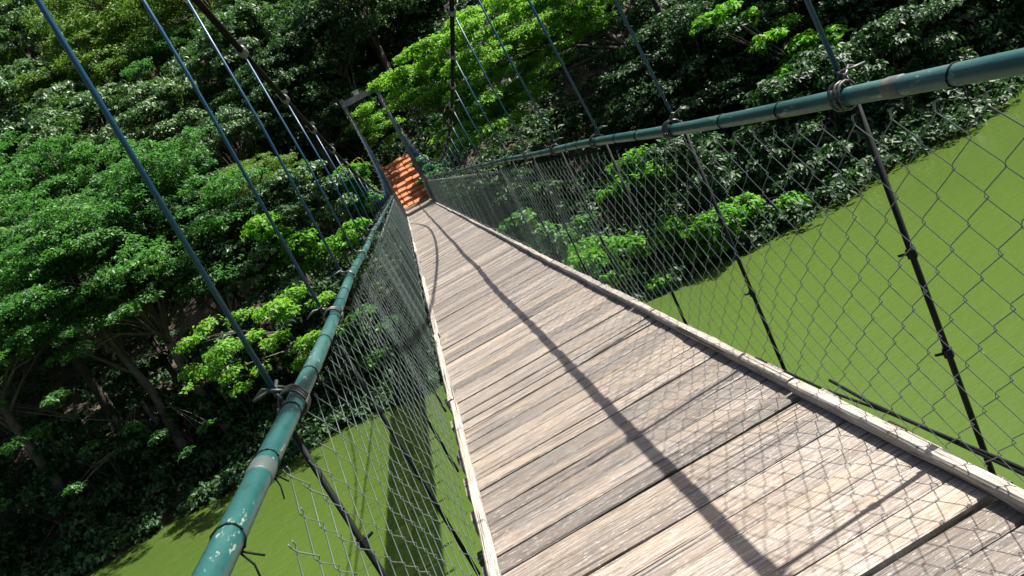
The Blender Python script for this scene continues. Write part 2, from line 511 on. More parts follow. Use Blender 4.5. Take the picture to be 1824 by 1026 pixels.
rails = {}
for side, xr in ((-1, XL), (1, XR)):
    mb = MB()
    pts = [(xr + 0.006 * math.sin(1.3 * (Y0 + 0.5 * i) + side), Y0 + 0.5 * i, rail_z(Y0 + 0.5 * i)) for i in range(int((TOWER_Y - Y0) / 0.5) + 1)]
    mb.tube(pts, 0.0255, 14)
    ro = bpart('handrail', mb, M['rail'], None, True)
    rails[side] = ro
    pinv = p_world(ro).inverted()
    for yy in hang_ys:
        o = link('hanger_tie', tie_me, None, ro)
        o.matrix_parent_inverse = Matrix.Identity(4)
        mw = Matrix.LocRotScale(Vector((xr + 0.006 * math.sin(1.3 * yy + side), yy + rnd.uniform(-.02, .02), rail_z(yy))), None, Vector((1 if side < 0 else -1, rnd.choice((-1, 1)), 1)))
        o.matrix_basis = pinv @ mw if False else mw
        o.matrix_parent_inverse = (p_world(bridge) @ ro.matrix_parent_inverse @ Matrix.Identity(4)).inverted()
    yy = Y0 + 0.2
    while yy < 26:
        o = link('tie_wire', band_me, None, ro)
        o.location = (xr + 0.006 * math.sin(1.3 * yy + side), yy, rail_z(yy))
        o.rotation_euler = (0, rnd.uniform(-.5, .5), rnd.uniform(-.3, .3))
        o.matrix_parent_inverse = (p_world(bridge) @ ro.matrix_parent_inverse).inverted()
        yy += rnd.uniform(0.3, 0.52)
    for yy in ([1.42, 7.4, 13.4] if side < 0 else [1.66, 7.7, 13.6]):
        o = link('pipe_joint', sleeve_me, None, ro)
        o.location = (xr + 0.006 * math.sin(1.3 * yy + side), yy, rail_z(yy))
        o.matrix_parent_inverse = (p_world(bridge) @ ro.matrix_parent_inverse).inverted()

# main cables with clamps
def clamp_mesh():
    mb = MB()
    mb.tube([(0, -0.045, 0), (0, -0.04, 0), (0, 0.04, 0), (0, 0.045, 0)], [0.028, 0.037, 0.037, 0.028], 10)
    mb.tube([(0, -0.025, 0.03), (0, -0.025, 0.075)], 0.010, 6)
    mb.tube([(0, 0.025, 0.03), (0, 0.025, 0.072)], 0.010, 6)
    mb.tube([(0, -0.02, -0.03), (0, 0, -0.06), (0, 0.02, -0.03)], 0.009, 6)
    mb.box((-0.05, -0.035, 0.052), (0.05, -0.015, 0.066))
    mb.box((-0.045, 0.015, 0.05), (0.05, 0.035, 0.063))
    return mb.mesh('cable_clamp')
clamp_me = clamp_mesh(); clamp_me.materials.append(M['steel'])
for side in (-1, 1):
    pts = [cable(side, -12 + 0.75 * i) for i in range(int((TOWER_Y + 12) / 0.75) + 1)] + [cable(side, TOWER_Y)]
    top = pts[-1]
    pts += [Vector((top.x, TOWER_Y + 0.35, top.z + 0.03)), Vector((top.x + 0.5 * side, TOWER_Y + 4, top.z - 1.4)), Vector((top.x + 1.6 * side, TOWER_Y + 9, top.z - 4.0))]
    mb = MB(); mb.tube(pts, 0.023, 9)
    co = bpart('main_cable', mb, M['cable'], None, True)
    for yy in hang_ys:
        p = cable(side, yy); q = cable(side, yy + 0.01)
        o = link('cable_clamp', clamp_me, None, co)
        o.location = p
        o.rotation_euler = (math.atan2(q.z - p.z, 0.01), 0, 0)
        o.matrix_parent_inverse = (p_world(bridge) @ co.matrix_parent_inverse).inverted()

# hangers above the rail, dark rods below it
for side, xr, xk in ((-1, XL, -0.535), (1, XR, 1.135)):
    for yy in hang_ys:
        p = cable(side, yy)
        xo = xr + 0.006 * math.sin(1.3 * yy + side)
        z0 = rail_z(yy) + 0.045
        if p.z - 0.05 > z0 + 0.05:
            o = bpart('hanger', MB().tube([(p.x, yy, p.z - 0.045), ((p.x + xo) / 2 + rnd.uniform(-.004, .004), yy + rnd.uniform(-.004, .004), (p.z + z0) / 2), (xo - 0.032 * -side, yy, z0 - 0.01)], 0.0076, 8), M['hanger'], None, True)
        xd = xr + (0.045 if side > 0 else -0.045)
        mb = MB().tube([(xd, yy, rail_z(yy) + 0.02), (xk + 0.03 * side, yy, DECK - 0.24)], 0.0095, 8)
        o = bpart('lower_rod', mb, M['rod'], None, True)
        for f in (0.33, 0.6):
            c = Vector((xd, yy, rail_z(yy) + 0.02)).lerp(Vector((xk + 0.03 * side, yy, DECK - 0.24)), f + rnd.uniform(-.05, .05))
            mb = MB().tube([c + Vector((0, 0, -.014)), c + Vector((0, 0, .014))], 0.015, 6)
            mb.tube([c, c + Vector((-0.035 * side, 0.01, 0.008))], 0.005, 4)
            bpart('rod_clip', mb, M['rod'], o)

# chain link fence on both sides
def fence(side):
    fr = random.Random(21 + side)
    verts = []; faces = []
    xr = XR if side > 0 else XL
    xk = 1.072 if side > 0 else -0.482
    P, HZ = 0.073, 0.0705
    k = 0
    y = Y0 + 0.1
    while y < Y1 - 0.1:
        ns = 4
        rad = 0.0016
        top = 0.035 + fr.uniform(0, 0.012)
        if side < 0 and 0.8 < y < 2.0: top = 0.09 + 0.05 * math.sin(y * 7) + fr.uniform(0, 0.02)
        zt = rail_z(y) - top; zb = DECK - 0.03
        pts = []
        z = RAIL_Z + 0.045 - 0.035
        s = 1 if k % 2 == 0 else -1
        jy = fr.uniform(-0.003, 0.003)
        j = 0
        while z > zb:
            if z <= zt + 1e-6:
                f = (RAIL_Z + 0.045 - z) / (RAIL_Z - DECK)
                bulge = 0.012 * math.sin(y * 2.1) * math.sin(f * 3.1) + 0.006 * math.sin(y * 5.7 + f * 4)
                xx = xr + (xk - xr) * f + bulge
                ss = s if j % 2 == 0 else -s
                yy = y + ss * (P * 0.5 + 0.003) + jy + 0.006 * math.sin(z * 9 + y)
                if y < 9:
                    pts.append((xx + 0.0028 * ss, yy, z + 0.006)); pts.append((xx - 0.0028 * ss, yy, z - 0.006))
                else:
                    pts.append((xx, yy, z))
            z -= HZ; j += 1
        if len(pts) > 2:
            if y < 9:      # twisted free end at the top
                p = pts[0]
                pts = [(p[0] + 0.004, p[1] - 0.016, p[2] + 0.012), (p[0], p[1] - 0.004, p[2] + 0.012)] + pts
            mb = MB(); mb.tube(pts, rad, ns, caps=False)
            b = len(verts)
            verts += mb.v; faces += [tuple(b + i for i in q) for q in mb.f]
        y += P; k += 1
    mb = MB(); mb.v = verts; mb.f = faces
    o = bpart('fence_mesh', mb, M['wire'], None, True)
    o['kind'] = 'stuff'
fence(-1); fence(1)

# loose black service cable outside the right kerb
mb = MB()
mb.tube([(1.135, 0.2, DECK - .02), (1.12, 1.0, DECK + 0.0), (1.105, 1.6, DECK + 0.012), (1.10, 2.0, DECK + 0.018), (1.09, 2.3, DECK + 0.03), (1.085, 2.52, DECK + 0.06)], 0.0065, 6)
bpart('service_cable', mb, M['rod'], None, True)
mb = MB()
mb.tube([(1.15, 0.2, DECK - .01), (1.13, 1.0, DECK + 0.01), (1.112, 1.7, DECK + 0.022), (1.092, 2.2, DECK + 0.02), (1.08, 2.6, DECK - 0.005), (1.09, 3.2, DECK - 0.03)], 0.0055, 6)
bpart('service_cable', mb, M['rod'], None, True)

# far tower
for side in (-1, 1):
    xb = -0.55 if side < 0 else 1.27
    t = cable(side, TOWER_Y)
    mb = MB()
    for (z, x, h) in ((5.2, xb, .13), (8.0, xb + (t.x - xb) * 0.3, .12), (t.z + 0.12, t.x, .10)):
        for (a, b) in ((-h, -h), (h, -h), (h, h), (-h, h)): mb.v.append((x + a, TOWER_Y + 0.15 + b, z))
    for i in range(2):
        for k in range(4):
            k2 = (k + 1) % 4
            mb.f.append((i*4 + k, i*4 + k2, i*4 + 4 + k2, i*4 + 4 + k))
    mb.f.append((3, 2, 1, 0)); mb.f.append((8, 9, 10, 11))
    bpart('tower_post', mb, M['concrete'])
tl, tr = cable(-1, TOWER_Y), cable(1, TOWER_Y)
bpart('tower_beam', MB().box((tl.x - 0.12, TOWER_Y + 0.02, tl.z - 0.32), (tr.x + 0.12, TOWER_Y + 0.28, tl.z - 0.02)), M['concrete'])
mb = MB().box((0.2, TOWER_Y + 0.05, tl.z - 0.02), (0.48, TOWER_Y + 0.25, tl.z + 0.16))
mb.box((0.16, TOWER_Y + 0.02, tl.z + 0.16), (0.52, TOWER_Y + 0.28, tl.z + 0.21))
bpart('tower_cap', mb, M['white'])

# ------------------------------------------------------------------ landing and laterite stair
landing = MB().box((-0.75, 40.75, 5.6), (1.45, 42.3, 6.46))
landing.box((-0.5, 41.9, 6.462), (1.25, 42.5, 6.6))
o = build('bridge_landing', landing, M['landing'])
tag(o, 'pale sandy concrete landing slab where the deck meets the hillside', 'landing')

stair = empty('laterite_stair', (0.3, 42.4, 6.4))
tag(stair, 'orange laterite block stair climbing the bank behind the far tower', 'stair')
srnd = random.Random(8)
zc, yc = 6.55, 42.35
for i in range(9):
    rise = srnd.uniform(0.26, 0.36)
    if i == 5: yc += 0.55; zc += 0.10          # dark slot between the two flights
    n = 4
    xs_ = [-0.85] + [-0.85 + 2.25 * (k + srnd.uniform(-.18, .18)) / n for k in range(1, n)] + [1.4]
    for k in range(n):
        mb = MB()
        a, b = xs_[k] + 0.008, xs_[k + 1] - 0.008
        yo = srnd.uniform(-0.05, 0.05); zo = srnd.uniform(-0.04, 0.04)
        lo = (a, yc + yo, zc - 0.25); hi = (b, yc + 0.62, zc + rise + zo)
        c = 0.16
        x0, y0, z0 = lo; x1, y1, z1 = hi
        e = 0.03
        mb.v = [(x0, y0, z0), (x1, y0, z0), (x1, y1, z0), (x0, y1, z0),
                (x0, y0 - srnd.uniform(0, .04), z1 - c), (x1, y0 - srnd.uniform(0, .04), z1 - c), (x1, y1, z1 - e), (x0, y1, z1 - e),
                (x0 + e, y0 + 0.2, z1), (x1 - e, y0 + 0.2 + srnd.uniform(-.05, .05), z1 + srnd.uniform(-.03, .03)), (x1 - e, y1 - e, z1), (x0 + e, y1 - e, z1)]
        mb.f = [(0, 3, 2, 1), (0, 1, 5, 4), (1, 2, 6, 5), (2, 3, 7, 6), (3, 0, 4, 7), (4, 5, 9, 8), (5, 6, 10, 9), (6, 7, 11, 10), (7, 4, 8, 11), (8, 9, 10, 11)]
        o = build('block', mb, M['laterite'], stair)
        o.matrix_parent_inverse = Matrix.Translation(-stair.location)
    zc += rise; yc += 0.40

# yellow bent tubes left of the tower
yb = at(640, 292, 43.2)
mb = MB()
mb.tube([yb + Vector((-.42, 0, -.6)), yb + Vector((-.38, 0, -.05)), yb + Vector((-.2, 0, .16)), yb + Vector((.15, 0, .24)), yb + Vector((.34, 0, .1)), yb + Vector((.4, 0, -.7))], 0.035, 7)
fr_ = build('yellow_railing', mb, M['yellow'], smooth=True)
fr_.location = (0, 0, 0)
mb = MB(); mb.tube([yb + Vector((.05, 0, .22)), yb + Vector((.2, 0.02, -.15)), yb + Vector((.38, 0, -.35))], 0.028, 6)
build('brace', mb, M['yellow'], fr_, True)
tag(fr_, 'small bright yellow bent tube railing among leaves left of the far tower', 'railing')

# ------------------------------------------------------------------ foliage
def leaves_mesh(name, pads, mat, seed, tufts=20, per=14, llen=0.2, lwid=0.5, tuft_r=0.3, up_bias=0.6, droop=0.25, under=0.25, tint_c=0.5):
    """pads: rows of cx, cy, cz, rx, ry, rz. Leaves gather in tufts over each pad."""
    g = np.random.default_rng(seed)
    pads = np.asarray(pads, float)
    size = np.maximum(pads[:, 3] * pads[:, 4], 0.05)
    cnt = np.maximum(3, (tufts * size / np.mean(size) * g.uniform(.8, 1.2, len(pads))).astype(int))
    idx = np.repeat(np.arange(len(pads)), cnt)
    n = len(idx)
    d = g.normal(size=(n, 3)); d /= np.linalg.norm(d, axis=1)[:, None]
    low = (d[:, 2] < 0) & (g.random(n) > under)
    d[low, 2] *= -1
    rr = g.uniform(0.55, 1.05, n) ** 0.7
    P = pads[idx, :3] + d * pads[idx, 3:] * rr[:, None]
    out = d / pads[idx, 3:]; out /= np.linalg.norm(out, axis=1)[:, None]
    tt = g.normal(0, 0.14, n) + tint_c + 0.45 * (g.random(len(pads))[idx] - 0.5)
    # leaves of each tuft
    li = np.repeat(np.arange(n), per)
    k = len(li)
    off = g.normal(size=(k, 3)); off /= np.linalg.norm(off, axis=1)[:, None]
    off *= (g.random(k) ** 0.5)[:, None] * tuft_r
    off[:, 2] *= 0.55
    C = P[li] + off
    nrm = out[li] * (1 - up_bias) + np.array([0, 0, 1.0]) * up_bias + g.normal(0, 0.42, (k, 3)) + off / tuft_r * 0.35
    nrm /= np.linalg.norm(nrm, axis=1)[:, None]
    t = off / tuft_r + g.normal(0, 0.5, (k, 3)) + out[li] * 0.3
    t[:, 2] -= droop
    t -= nrm * np.sum(t * nrm, axis=1)[:, None]
    t /= (np.linalg.norm(t, axis=1)[:, None] + 1e-6)
    s = np.cross(nrm, t)
    ln = llen * g.uniform(0.65, 1.3, k)[:, None]
    wd = ln * lwid * 0.5
    a = C - t * ln * 0.5
    c = C + t * ln * 0.5 - nrm * ln * 0.12
    b = C + s * wd + nrm * wd * 0.35
    e = C - s * wd + nrm * wd * 0.35
    V = np.stack([a, b, c, e], axis=1).reshape(-1, 3)
    me = bpy.data.meshes.new(name)
    me.vertices.add(4 * k)
    me.vertices.foreach_set('co', V.astype(np.float32).ravel())
    q = np.arange(k) * 4
    F = np.stack([q, q + 1, q + 2, q, q + 2, q + 3], axis=1).reshape(-1)
    me.loops.add(6 * k)
    me.loops.foreach_set('vertex_index', F.astype(np.int32))
    me.polygons.add(2 * k)
    me.polygons.foreach_set('loop_start', (np.arange(2 * k) * 3).astype(np.int32))
    me.polygons.foreach_set('loop_total', np.full(2 * k, 3, np.int32))
    me.update()
    at_ = me.attributes.new('tint', 'FLOAT', 'FACE')
    tv = np.clip(tt[li] + g.normal(0, 0.16, k), 0, 1)
    at_.data.foreach_set('value', np.repeat(tv, 2).astype(np.float32))
    me.materials.append(mat)
    return me

def trunk_mesh(name, base, fork, pads, r0, seed, limbs=14):
    tr_ = random.Random(seed)
    base = Vector(base); fork = Vector(fork)
    mb = MB()
    mid = base.lerp(fork, 0.5) + Vector((tr_.uniform(-.3, .3), tr_.uniform(-.3, .3), 0))
    mb.tube([base + Vector((0, 0, -0.5)), base + Vector((0, 0, 0.4)), mid, fork], [r0 * 1.5, r0 * 1.1, r0 * 0.85, r0 * 0.65], 8)
    ps = list(pads); tr_.shuffle(ps)
    for p in ps[:limbs]:
        c = Vector(p[:3])
        s = mid.lerp(fork, tr_.uniform(0.2, 1.0))
        m1 = s.lerp(c, 0.45) + Vector((tr_.uniform(-.3, .3), tr_.uniform(-.3, .3), tr_.uniform(0.0, 0.5)))
        mb.tube([s, m1, c - Vector((0, 0, p[5] * 0.3))], [r0 * 0.42, r0 * 0.24, r0 * 0.06], 5)
        for _ in range(2):
            e = c + Vector((tr_.uniform(-1, 1) * p[3], tr_.uniform(-1, 1) * p[4], tr_.uniform(-.3, .4) * p[5]))
            mb.tube([m1, m1.lerp(e, 0.55) + Vector((0, 0, 0.15)), e], [r0 * 0.18, r0 * 0.1, r0 * 0.03], 4)
    me = mb.mesh(name, True)
    me.materials.append(M['bark'])
    return me

def dome_pads(seed, n, Rx, Hc, flat=0.36, pr=(0.9, 1.5), inner=0.25):
    g = random.Random(seed)
    pads = []
    while len(pads) < n:
        th = g.uniform(0, 2 * math.pi); cz = g.uniform(-0.35, 1.0)
        rr = math.sqrt(max(0, 1 - max(cz, 0) ** 2)) * (1.0 if g.random() > inner else g.uniform(.35, .9))
        lob = 1 + 0.18 * math.sin(3 * th + seed) + 0.1 * math.sin(5 * th + 2 * seed)
        s = g.uniform(*pr)
        pads.append((Rx * rr * lob * math.cos(th) * .9, Rx * rr * lob * math.sin(th) * .9, Hc * cz * .85 + g.uniform(-.3, .3), s, s * g.uniform(.8, 1.2), s * flat * g.uniform(.8, 1.25)))
    return pads

def layer_pads(seed, n, Rx, Hc, layers=5):
    g = random.Random(seed)
    pads = []
    for i in range(n):
        l = i % layers
        zl = Hc * (l / (layers - 1) - 0.35)
        ext = Rx * (1.0 - 0.42 * (l / (layers - 1)) ** 1.5) * (0.8 + 0.35 * math.sin(l * 2.4 + seed))
        th = g.uniform(0, 2 * math.pi); q = ext * math.sqrt(g.uniform(.05, 1))
        s = g.uniform(.8, 1.45)
        pads.append((q * math.cos(th), q * math.sin(th), zl + g.uniform(-.5, .5) - 0.06 * q, s, s * g.uniform(.7, 1.2), s * g.uniform(0.24, 0.42)))
    return pads

KINDS = {}
def kind(key, pads, mat, seed, **kw):
    cr = leaves_mesh('crown', pads, mat, seed, **kw)
    zmin = min(p[2] for p in pads)
    tk = trunk_mesh('trunk', (0, 0, zmin - 7.0), (0, 0, zmin + 0.6), pads, 0.26, seed)
    KINDS[key] = (cr, tk, abs(zmin - 7.0))

kind('broad_a', dome_pads(1, 58, 4.4, 3.6, .5, (.9, 1.4)), M['leaf_broad'], 101, tufts=24, per=13, llen=.30, lwid=.52, tuft_r=.36, up_bias=.5, droop=.5)
kind('broad_b', dome_pads(2, 60, 4.6, 3.0, .45, (.9, 1.5)), M['leaf_broad'], 102, tufts=24, per=13, llen=.28, lwid=.5, tuft_r=.36, up_bias=.5, droop=.5)
kind('layer_a', layer_pads(3, 70, 5.2, 4.0, 5), M['leaf_layer'], 103, tufts=26, per=19, llen=.185, lwid=.5, tuft_r=.32, up_bias=.75, under=.12)
kind('layer_b', layer_pads(4, 74, 5.4, 4.6, 6), M['leaf_layer'], 104, tufts=26, per=19, llen=.17, lwid=.55, tuft_r=.30, up_bias=.75, under=.12)
kind('feather_a', dome_pads(5, 64, 4.2, 3.2, .34, (.8, 1.3)), M['leaf_yellow'], 105, tufts=26, per=16, llen=.18, lwid=.45, tuft_r=.34, up_bias=.6)
kind('dark_a', dome_pads(6, 60, 4.4, 4.2, .45, (.9, 1.4)), M['leaf_dark'], 106, tufts=24, per=14, llen=.26, lwid=.5, tuft_r=.36, up_bias=.55, droop=.4)
kind('dark_b', layer_pads(7, 64, 4.8, 5.0, 6), M['leaf_dark'], 107, tufts=24, per=14, llen=.24, lwid=.5, tuft_r=.34, up_bias=.65)
kind('rain_a', layer_pads(9, 76, 5.0, 3.0, 4), M['leaf_rain'], 108, tufts=26, per=17, llen=.17, lwid=.5, tuft_r=.32, up_bias=.7, under=.15)

def plant_tree(name, key, pos, scale, rz, label, group=None, cat='tree'):
    cr, tk, below = KINDS[key]
    g = ground_z(pos[0], pos[1])
    root = empty(name, (pos[0], pos[1], g))
    tag(root, label, cat, group)
    c = link('crown', cr, None, root)
    c.location = (0, 0, pos[2] - g); c.scale = (scale,) * 3; c.rotation_euler = (0, 0, rz)
    t = link('trunk', tk, None, root)
    t.location = (0, 0, pos[2] - g); t.rotation_euler = (0, 0, rz)
    h = pos[2] - g
    t.scale = (scale, scale, max(scale, (h + 0.3) / below))
    return root

def custom_tree(name, base, fork, pads, mat, label, seed, r0=0.2, limbs=16, cat='tree', group=None, **kw):
    root = empty(name, base)
    tag(root, label, cat, group)
    inv = Matrix.Translation(-Vector(base))
    c = link('crown' if cat == 'tree' else 'foliage', leaves_mesh('crown', pads, mat, seed, **kw), None, root); c.matrix_parent_inverse = inv
    t = link('trunk' if cat == 'tree' else 'stem', trunk_mesh('trunk', base, fork, pads, r0, seed, limbs), None, root); t.matrix_parent_inverse = inv
    return root

# ------------------------------------------------------------------ the wood on the far bank
def on_hill(px, py, h, ymin=30.0, ymax=190.0):
    """walk along the line of sight until it is h above the hillside"""
    Y = ymin
    while Y < ymax:
        p = at(px, py, Y)
        if p.z - ground_z(p.x, p.y) <= h: return p
        Y += 0.5
    return at(px, py, ymax)

trnd = random.Random(77)
placed = []
# picture x, y, crown height over ground, nearest distance, kind, size, label
TREES = [
    (40, 30, 7, 80, 'broad_b', 1.35, 'hazy blue green tree at the upper left corner of the hillside'),
    (170, 25, 7, 60, 'layer_a', 1.2, 'mid green tree high on the slope right of the upper left corner'),
    (130, 130, 7, 50, 'broad_a', 1.2, 'grey green tree high on the slope left of the nearest blue hanger'),
    (300, 70, 9, 50, 'feather_a', 1.5, 'yellow green feathery tree between the first and second left hangers near the top'),
    (420, 40, 9, 50, 'feather_a', 1.35, 'yellow green tree behind the second left hanger at the top of the slope'),
    (250, 170, 9, 45, 'feather_a', 1.25, 'pale yellow green tree just right of the nearest blue hanger'),
    (370, 150, 7, 45, 'layer_a', 0.95, 'mid green bushy tree behind the third left hanger'),
    (530, 40, 7, 45, 'broad_a', 1.15, 'grey green round crown at the top behind the left main cable'),
    (650, 40, 7, 45, 'broad_b', 1.2, 'tall grey green broadleaf tree at the top above the far tower'),
    (470, 120, 7, 40, 'broad_b', 1.0, 'light grey green tree behind the left main cable clamp'),
    (20, 230, 8, 40, 'layer_b', 1.0, 'bright layered tree at the left edge below the upper corner'),
    (130, 240, 8, 40, 'broad_a', 1.15, 'large glossy grey green tree left of the nearest blue hanger'),
    (240, 260, 8, 40, 'broad_b', 1.05, 'glossy rounded broadleaf tree crossed by the nearest blue hanger'),
    (350, 235, 8, 40, 'broad_a', 0.8, 'glossy light green crown between the first and second left hangers'),
    (440, 270, 7, 38, 'broad_b', 0.72, 'grey green crown right of the second left hanger'),
    (600, 150, 9, 50, 'dark_a', 1.0, 'dark evergreen left of the far tower top'),
    (540, 200, 9, 48, 'dark_b', 0.9, 'black green evergreen behind the left cable left of the tower'),
    (720, 60, 7, 57, 'broad_b', 1.0, 'grey green tree above the far tower beside the bright rain tree'),
    (60, 370, 9, 34, 'layer_a', 1.15, 'wide flat layered tree at the left edge halfway down'),
    (200, 370, 9, 34, 'layer_b', 1.1, 'wide flat layered dark green tree below the glossy broadleaf crowns'),
    (350, 380, 9, 34, 'layer_a', 0.95, 'flat layered green tree crossed by the second left hanger'),
    (90, 490, 9, 33, 'layer_b', 1.05, 'lowest wide layered tree at the left edge over the dark bank'),
    (260, 480, 9, 33, 'layer_a', 1.0, 'layered green tree under the nearest blue hanger over the dark bank'),
    (470, 350, 7, 34, 'feather_a', 0.6, 'small yellow green tree among the left hangers'),
    (620, 230, 6, 50, 'layer_b', 0.7, 'bright mid green tree just left of the tower posts'),
    (665, 210, 5, 54, 'layer_a', 0.8, 'green tree seen between the two tower posts'),
    (1500, 20, 7, 34, 'dark_a', 1.0, 'dark evergreen at the top right behind the first right hanger'),
    (1330, 20, 8, 34, 'broad_b', 0.8, 'shaded broadleaf tree at the top right beside the rain tree'),
    (1700, 30, 7, 30, 'dark_b', 1.0, 'dark tree at the upper right corner above the teal rail'),
    (1250, 130, 7, 32, 'dark_b', 0.8, 'deeply shaded tree right of the rain tree above the rail'),
]
for (px, py, h, ym, key, sc, lab) in TREES:
    p = on_hill(px, py, h, ym)
    plant_tree('hillside_tree', key, p, sc, trnd.uniform(0, 6.28), lab)
    placed.append((p.x, p.y))

# the trees that lean over both banks and keep them in shade
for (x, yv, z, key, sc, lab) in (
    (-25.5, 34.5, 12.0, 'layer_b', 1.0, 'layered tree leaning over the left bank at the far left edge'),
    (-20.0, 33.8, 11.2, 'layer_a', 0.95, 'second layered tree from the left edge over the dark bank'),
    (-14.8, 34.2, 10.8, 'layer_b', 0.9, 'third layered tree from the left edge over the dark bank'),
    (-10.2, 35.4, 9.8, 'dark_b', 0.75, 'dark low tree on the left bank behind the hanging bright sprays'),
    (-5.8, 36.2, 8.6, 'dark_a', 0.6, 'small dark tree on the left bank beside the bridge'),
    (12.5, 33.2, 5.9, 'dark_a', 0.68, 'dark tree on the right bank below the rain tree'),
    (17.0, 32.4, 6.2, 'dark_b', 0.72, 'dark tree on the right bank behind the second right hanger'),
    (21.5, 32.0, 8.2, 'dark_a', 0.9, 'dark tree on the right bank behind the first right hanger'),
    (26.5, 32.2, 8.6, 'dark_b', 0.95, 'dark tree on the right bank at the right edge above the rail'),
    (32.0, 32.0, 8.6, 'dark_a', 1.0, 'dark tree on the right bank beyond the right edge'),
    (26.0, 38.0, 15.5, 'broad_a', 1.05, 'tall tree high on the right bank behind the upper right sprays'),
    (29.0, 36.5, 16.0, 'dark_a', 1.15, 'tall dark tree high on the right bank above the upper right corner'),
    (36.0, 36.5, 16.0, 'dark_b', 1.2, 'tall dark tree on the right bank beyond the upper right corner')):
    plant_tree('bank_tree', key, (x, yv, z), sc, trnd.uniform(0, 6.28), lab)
    placed.append((x, yv))

def to_pixel(p):
    r = p.x / p.y * F_PX; u = (p.z - CAM_Z) / p.y * F_PX
    return (712 + r * math.cos(ROLL) - u * math.sin(ROLL), 328 - r * math.sin(ROLL) - u * math.cos(ROLL))

# filler trees that close the wood between the ones above
fill = 0
for gy in range(-14, 0):
    for gx in range(-9, 24):
        x = gx * 6.6 - 48 + trnd.uniform(-2.2, 2.2)
        yv = 40 + (gy + 14) * 6.0 + trnd.uniform(-2.2, 2.2)
        if abs(x - 0.3) < 5.5 and yv < 50: continue
        if 0 < x < 14 and yv < 52: continue
        if abs(x) > 0.86 * yv + 12: continue
        if x > 14 and yv > 50 or x > 40: continue
        if yv > 112 or yv > 75 and x > 5: continue
        if any((x - a) ** 2 + (yv - b) ** 2 < 3.6 ** 2 for a, b in placed): continue
        g = ground_z(x, yv)
        px, py = to_pixel(Vector((x, yv, g + 6)))
        m_ = 4.5 * F_PX / yv
        if not (-m_ < px < W_PX + m_ and -m_ < py < H_PX + m_): continue
        key = trnd.choice(['dark_a', 'dark_b', 'broad_a', 'broad_b', 'layer_a', 'layer_b', 'dark_a', 'dark_b', 'feather_a'])
        if px < 720 and py < 230: key = trnd.choice(['broad_a', 'feather_a', 'layer_a', 'broad_b', 'rain_a', 'feather_a'])
        look = {'dark': 'dark evergreen crown', 'broa': 'grey green broadleaf crown', 'laye': 'flat layered green crown', 'feat': 'yellow green feathery crown', 'rain': 'bright green spreading crown'}[key[:4]]
        zone = ('at the left edge of' if px < 120 else 'behind the nearest left hangers on' if px < 420 else 'left of the far tower on' if px < 610 else 'above the far tower on' if px < 900 else 'behind the rain tree on' if px < 1250 else 'in the upper right of')
        deep = ('the near slope', 'the middle slope', 'the high far slope')[0 if yv < 58 else 1 if yv < 85 else 2]
        plant_tree('forest_tree', key, (x, yv, g + trnd.uniform(4.5, 7.0)), trnd.uniform(0.75, 1.1), trnd.uniform(0, 6.28),
                   look + ' ' + zone + ' ' + deep, 'trees crowding the far hillside')
        placed.append((x, yv)); fill += 1
print('filler trees', fill, 'planks', nplank)

# the bright rain tree right of the tower: flat sprays reaching over the bank
def ru(r, u, Y): return Vector((r * Y / F_PX, Y, CAM_Z + u * Y / F_PX))
pads = []
g = random.Random(31)
for (u, r0, r1, n) in ((6, 110, 235, 7), (30, 70, 300, 12), (55, 75, 350, 14), (82, 60, 470, 19), (108, 66, 560, 22), (132, 62, 600, 22), (156, 70, 620, 20), (178, 120, 560, 14), (196, 210, 480, 10)):
    for i in range(n):
        r = r0 + (r1 - r0) * (i + g.uniform(0, 1)) / n
        Y = g.uniform(32.5, 38.0) if r > 130 else g.uniform(35.0, 38.0)
        s = g.uniform(.62, 1.12)
        p = ru(r, u - 0.03 * (r - 200) + g.uniform(-7, 7), Y)
        if p.x < 1.9 + s and p.z < 11.0: continue
        pads.append((p.x, p.y, p.z, s, s, s * .3))
for (px, py) in ((652, 205), (668, 222), (690, 232), (705, 250), (660, 240), (684, 212), (672, 250), (645, 228), (700, 228)):
    p = at(px, py, g.uniform(43.5, 45.5)); pads.append((p.x, p.y, p.z, .7, .7, .28))
custom_tree('rain_tree', (15.5, 37.5, ground_z(15.5, 37.5)), (12.5, 37, 10.2), pads, M['leaf_rain'],
            'bright green spreading rain tree right of the far tower', 41, 0.26, 11, tufts=40, per=18, llen=.17, lwid=.5, tuft_r=.3, up_bias=.7, under=.16)

# leafy sprays hanging over the left bank
pads = []
for (px, py, s) in ((350, 600, .42), (385, 570, .5), (430, 560, .5), (480, 545, .5), (525, 560, .5), (550, 600, .45), (400, 610, .45), (450, 600, .45), (500, 600, .5),
                    (355, 655, .36), (385, 640, .4), (430, 690, .42), (410, 660, .34), (545, 640, .4), (345, 690, .3), (465, 650, .32), (520, 520, .5), (570, 530, .5)):
    p = at(px + g.uniform(-8, 8), py + g.uniform(-8, 8), g.uniform(28.5, 31.0)); s *= g.uniform(.7, 1.5); pads.append((p.x, p.y, p.z, s, s, s * .45))
b = (-7.2, 33.6, ground_z(-7.2, 33.6))
custom_tree('overhanging_tree', b, (-7.6, 32.6, 5.2), pads, M['leaf_rain'], 'bright leafy sprays hanging from a leaning tree over the left bank water', 42, .10, 9,
            tufts=26, per=9, llen=.22, lwid=.5, tuft_r=.38, up_bias=.55, droop=.6)
pads = []
for (px, py, s) in ((250, 745, .45), (290, 765, .4), (330, 800, .34), (180, 780, .45), (60, 770, .5), (100, 745, .45), (20, 880, .5), (-20, 900, .6), (150, 850, .35), (370, 750, .3), (130, 690, .5), (30, 700, .5)):
    p = at(px, py, g.uniform(30.0, 33.0)); pads.append((p.x, p.y, p.z, s, s, s * .4))
b = (-15, 35.0, ground_z(-15, 35.0))
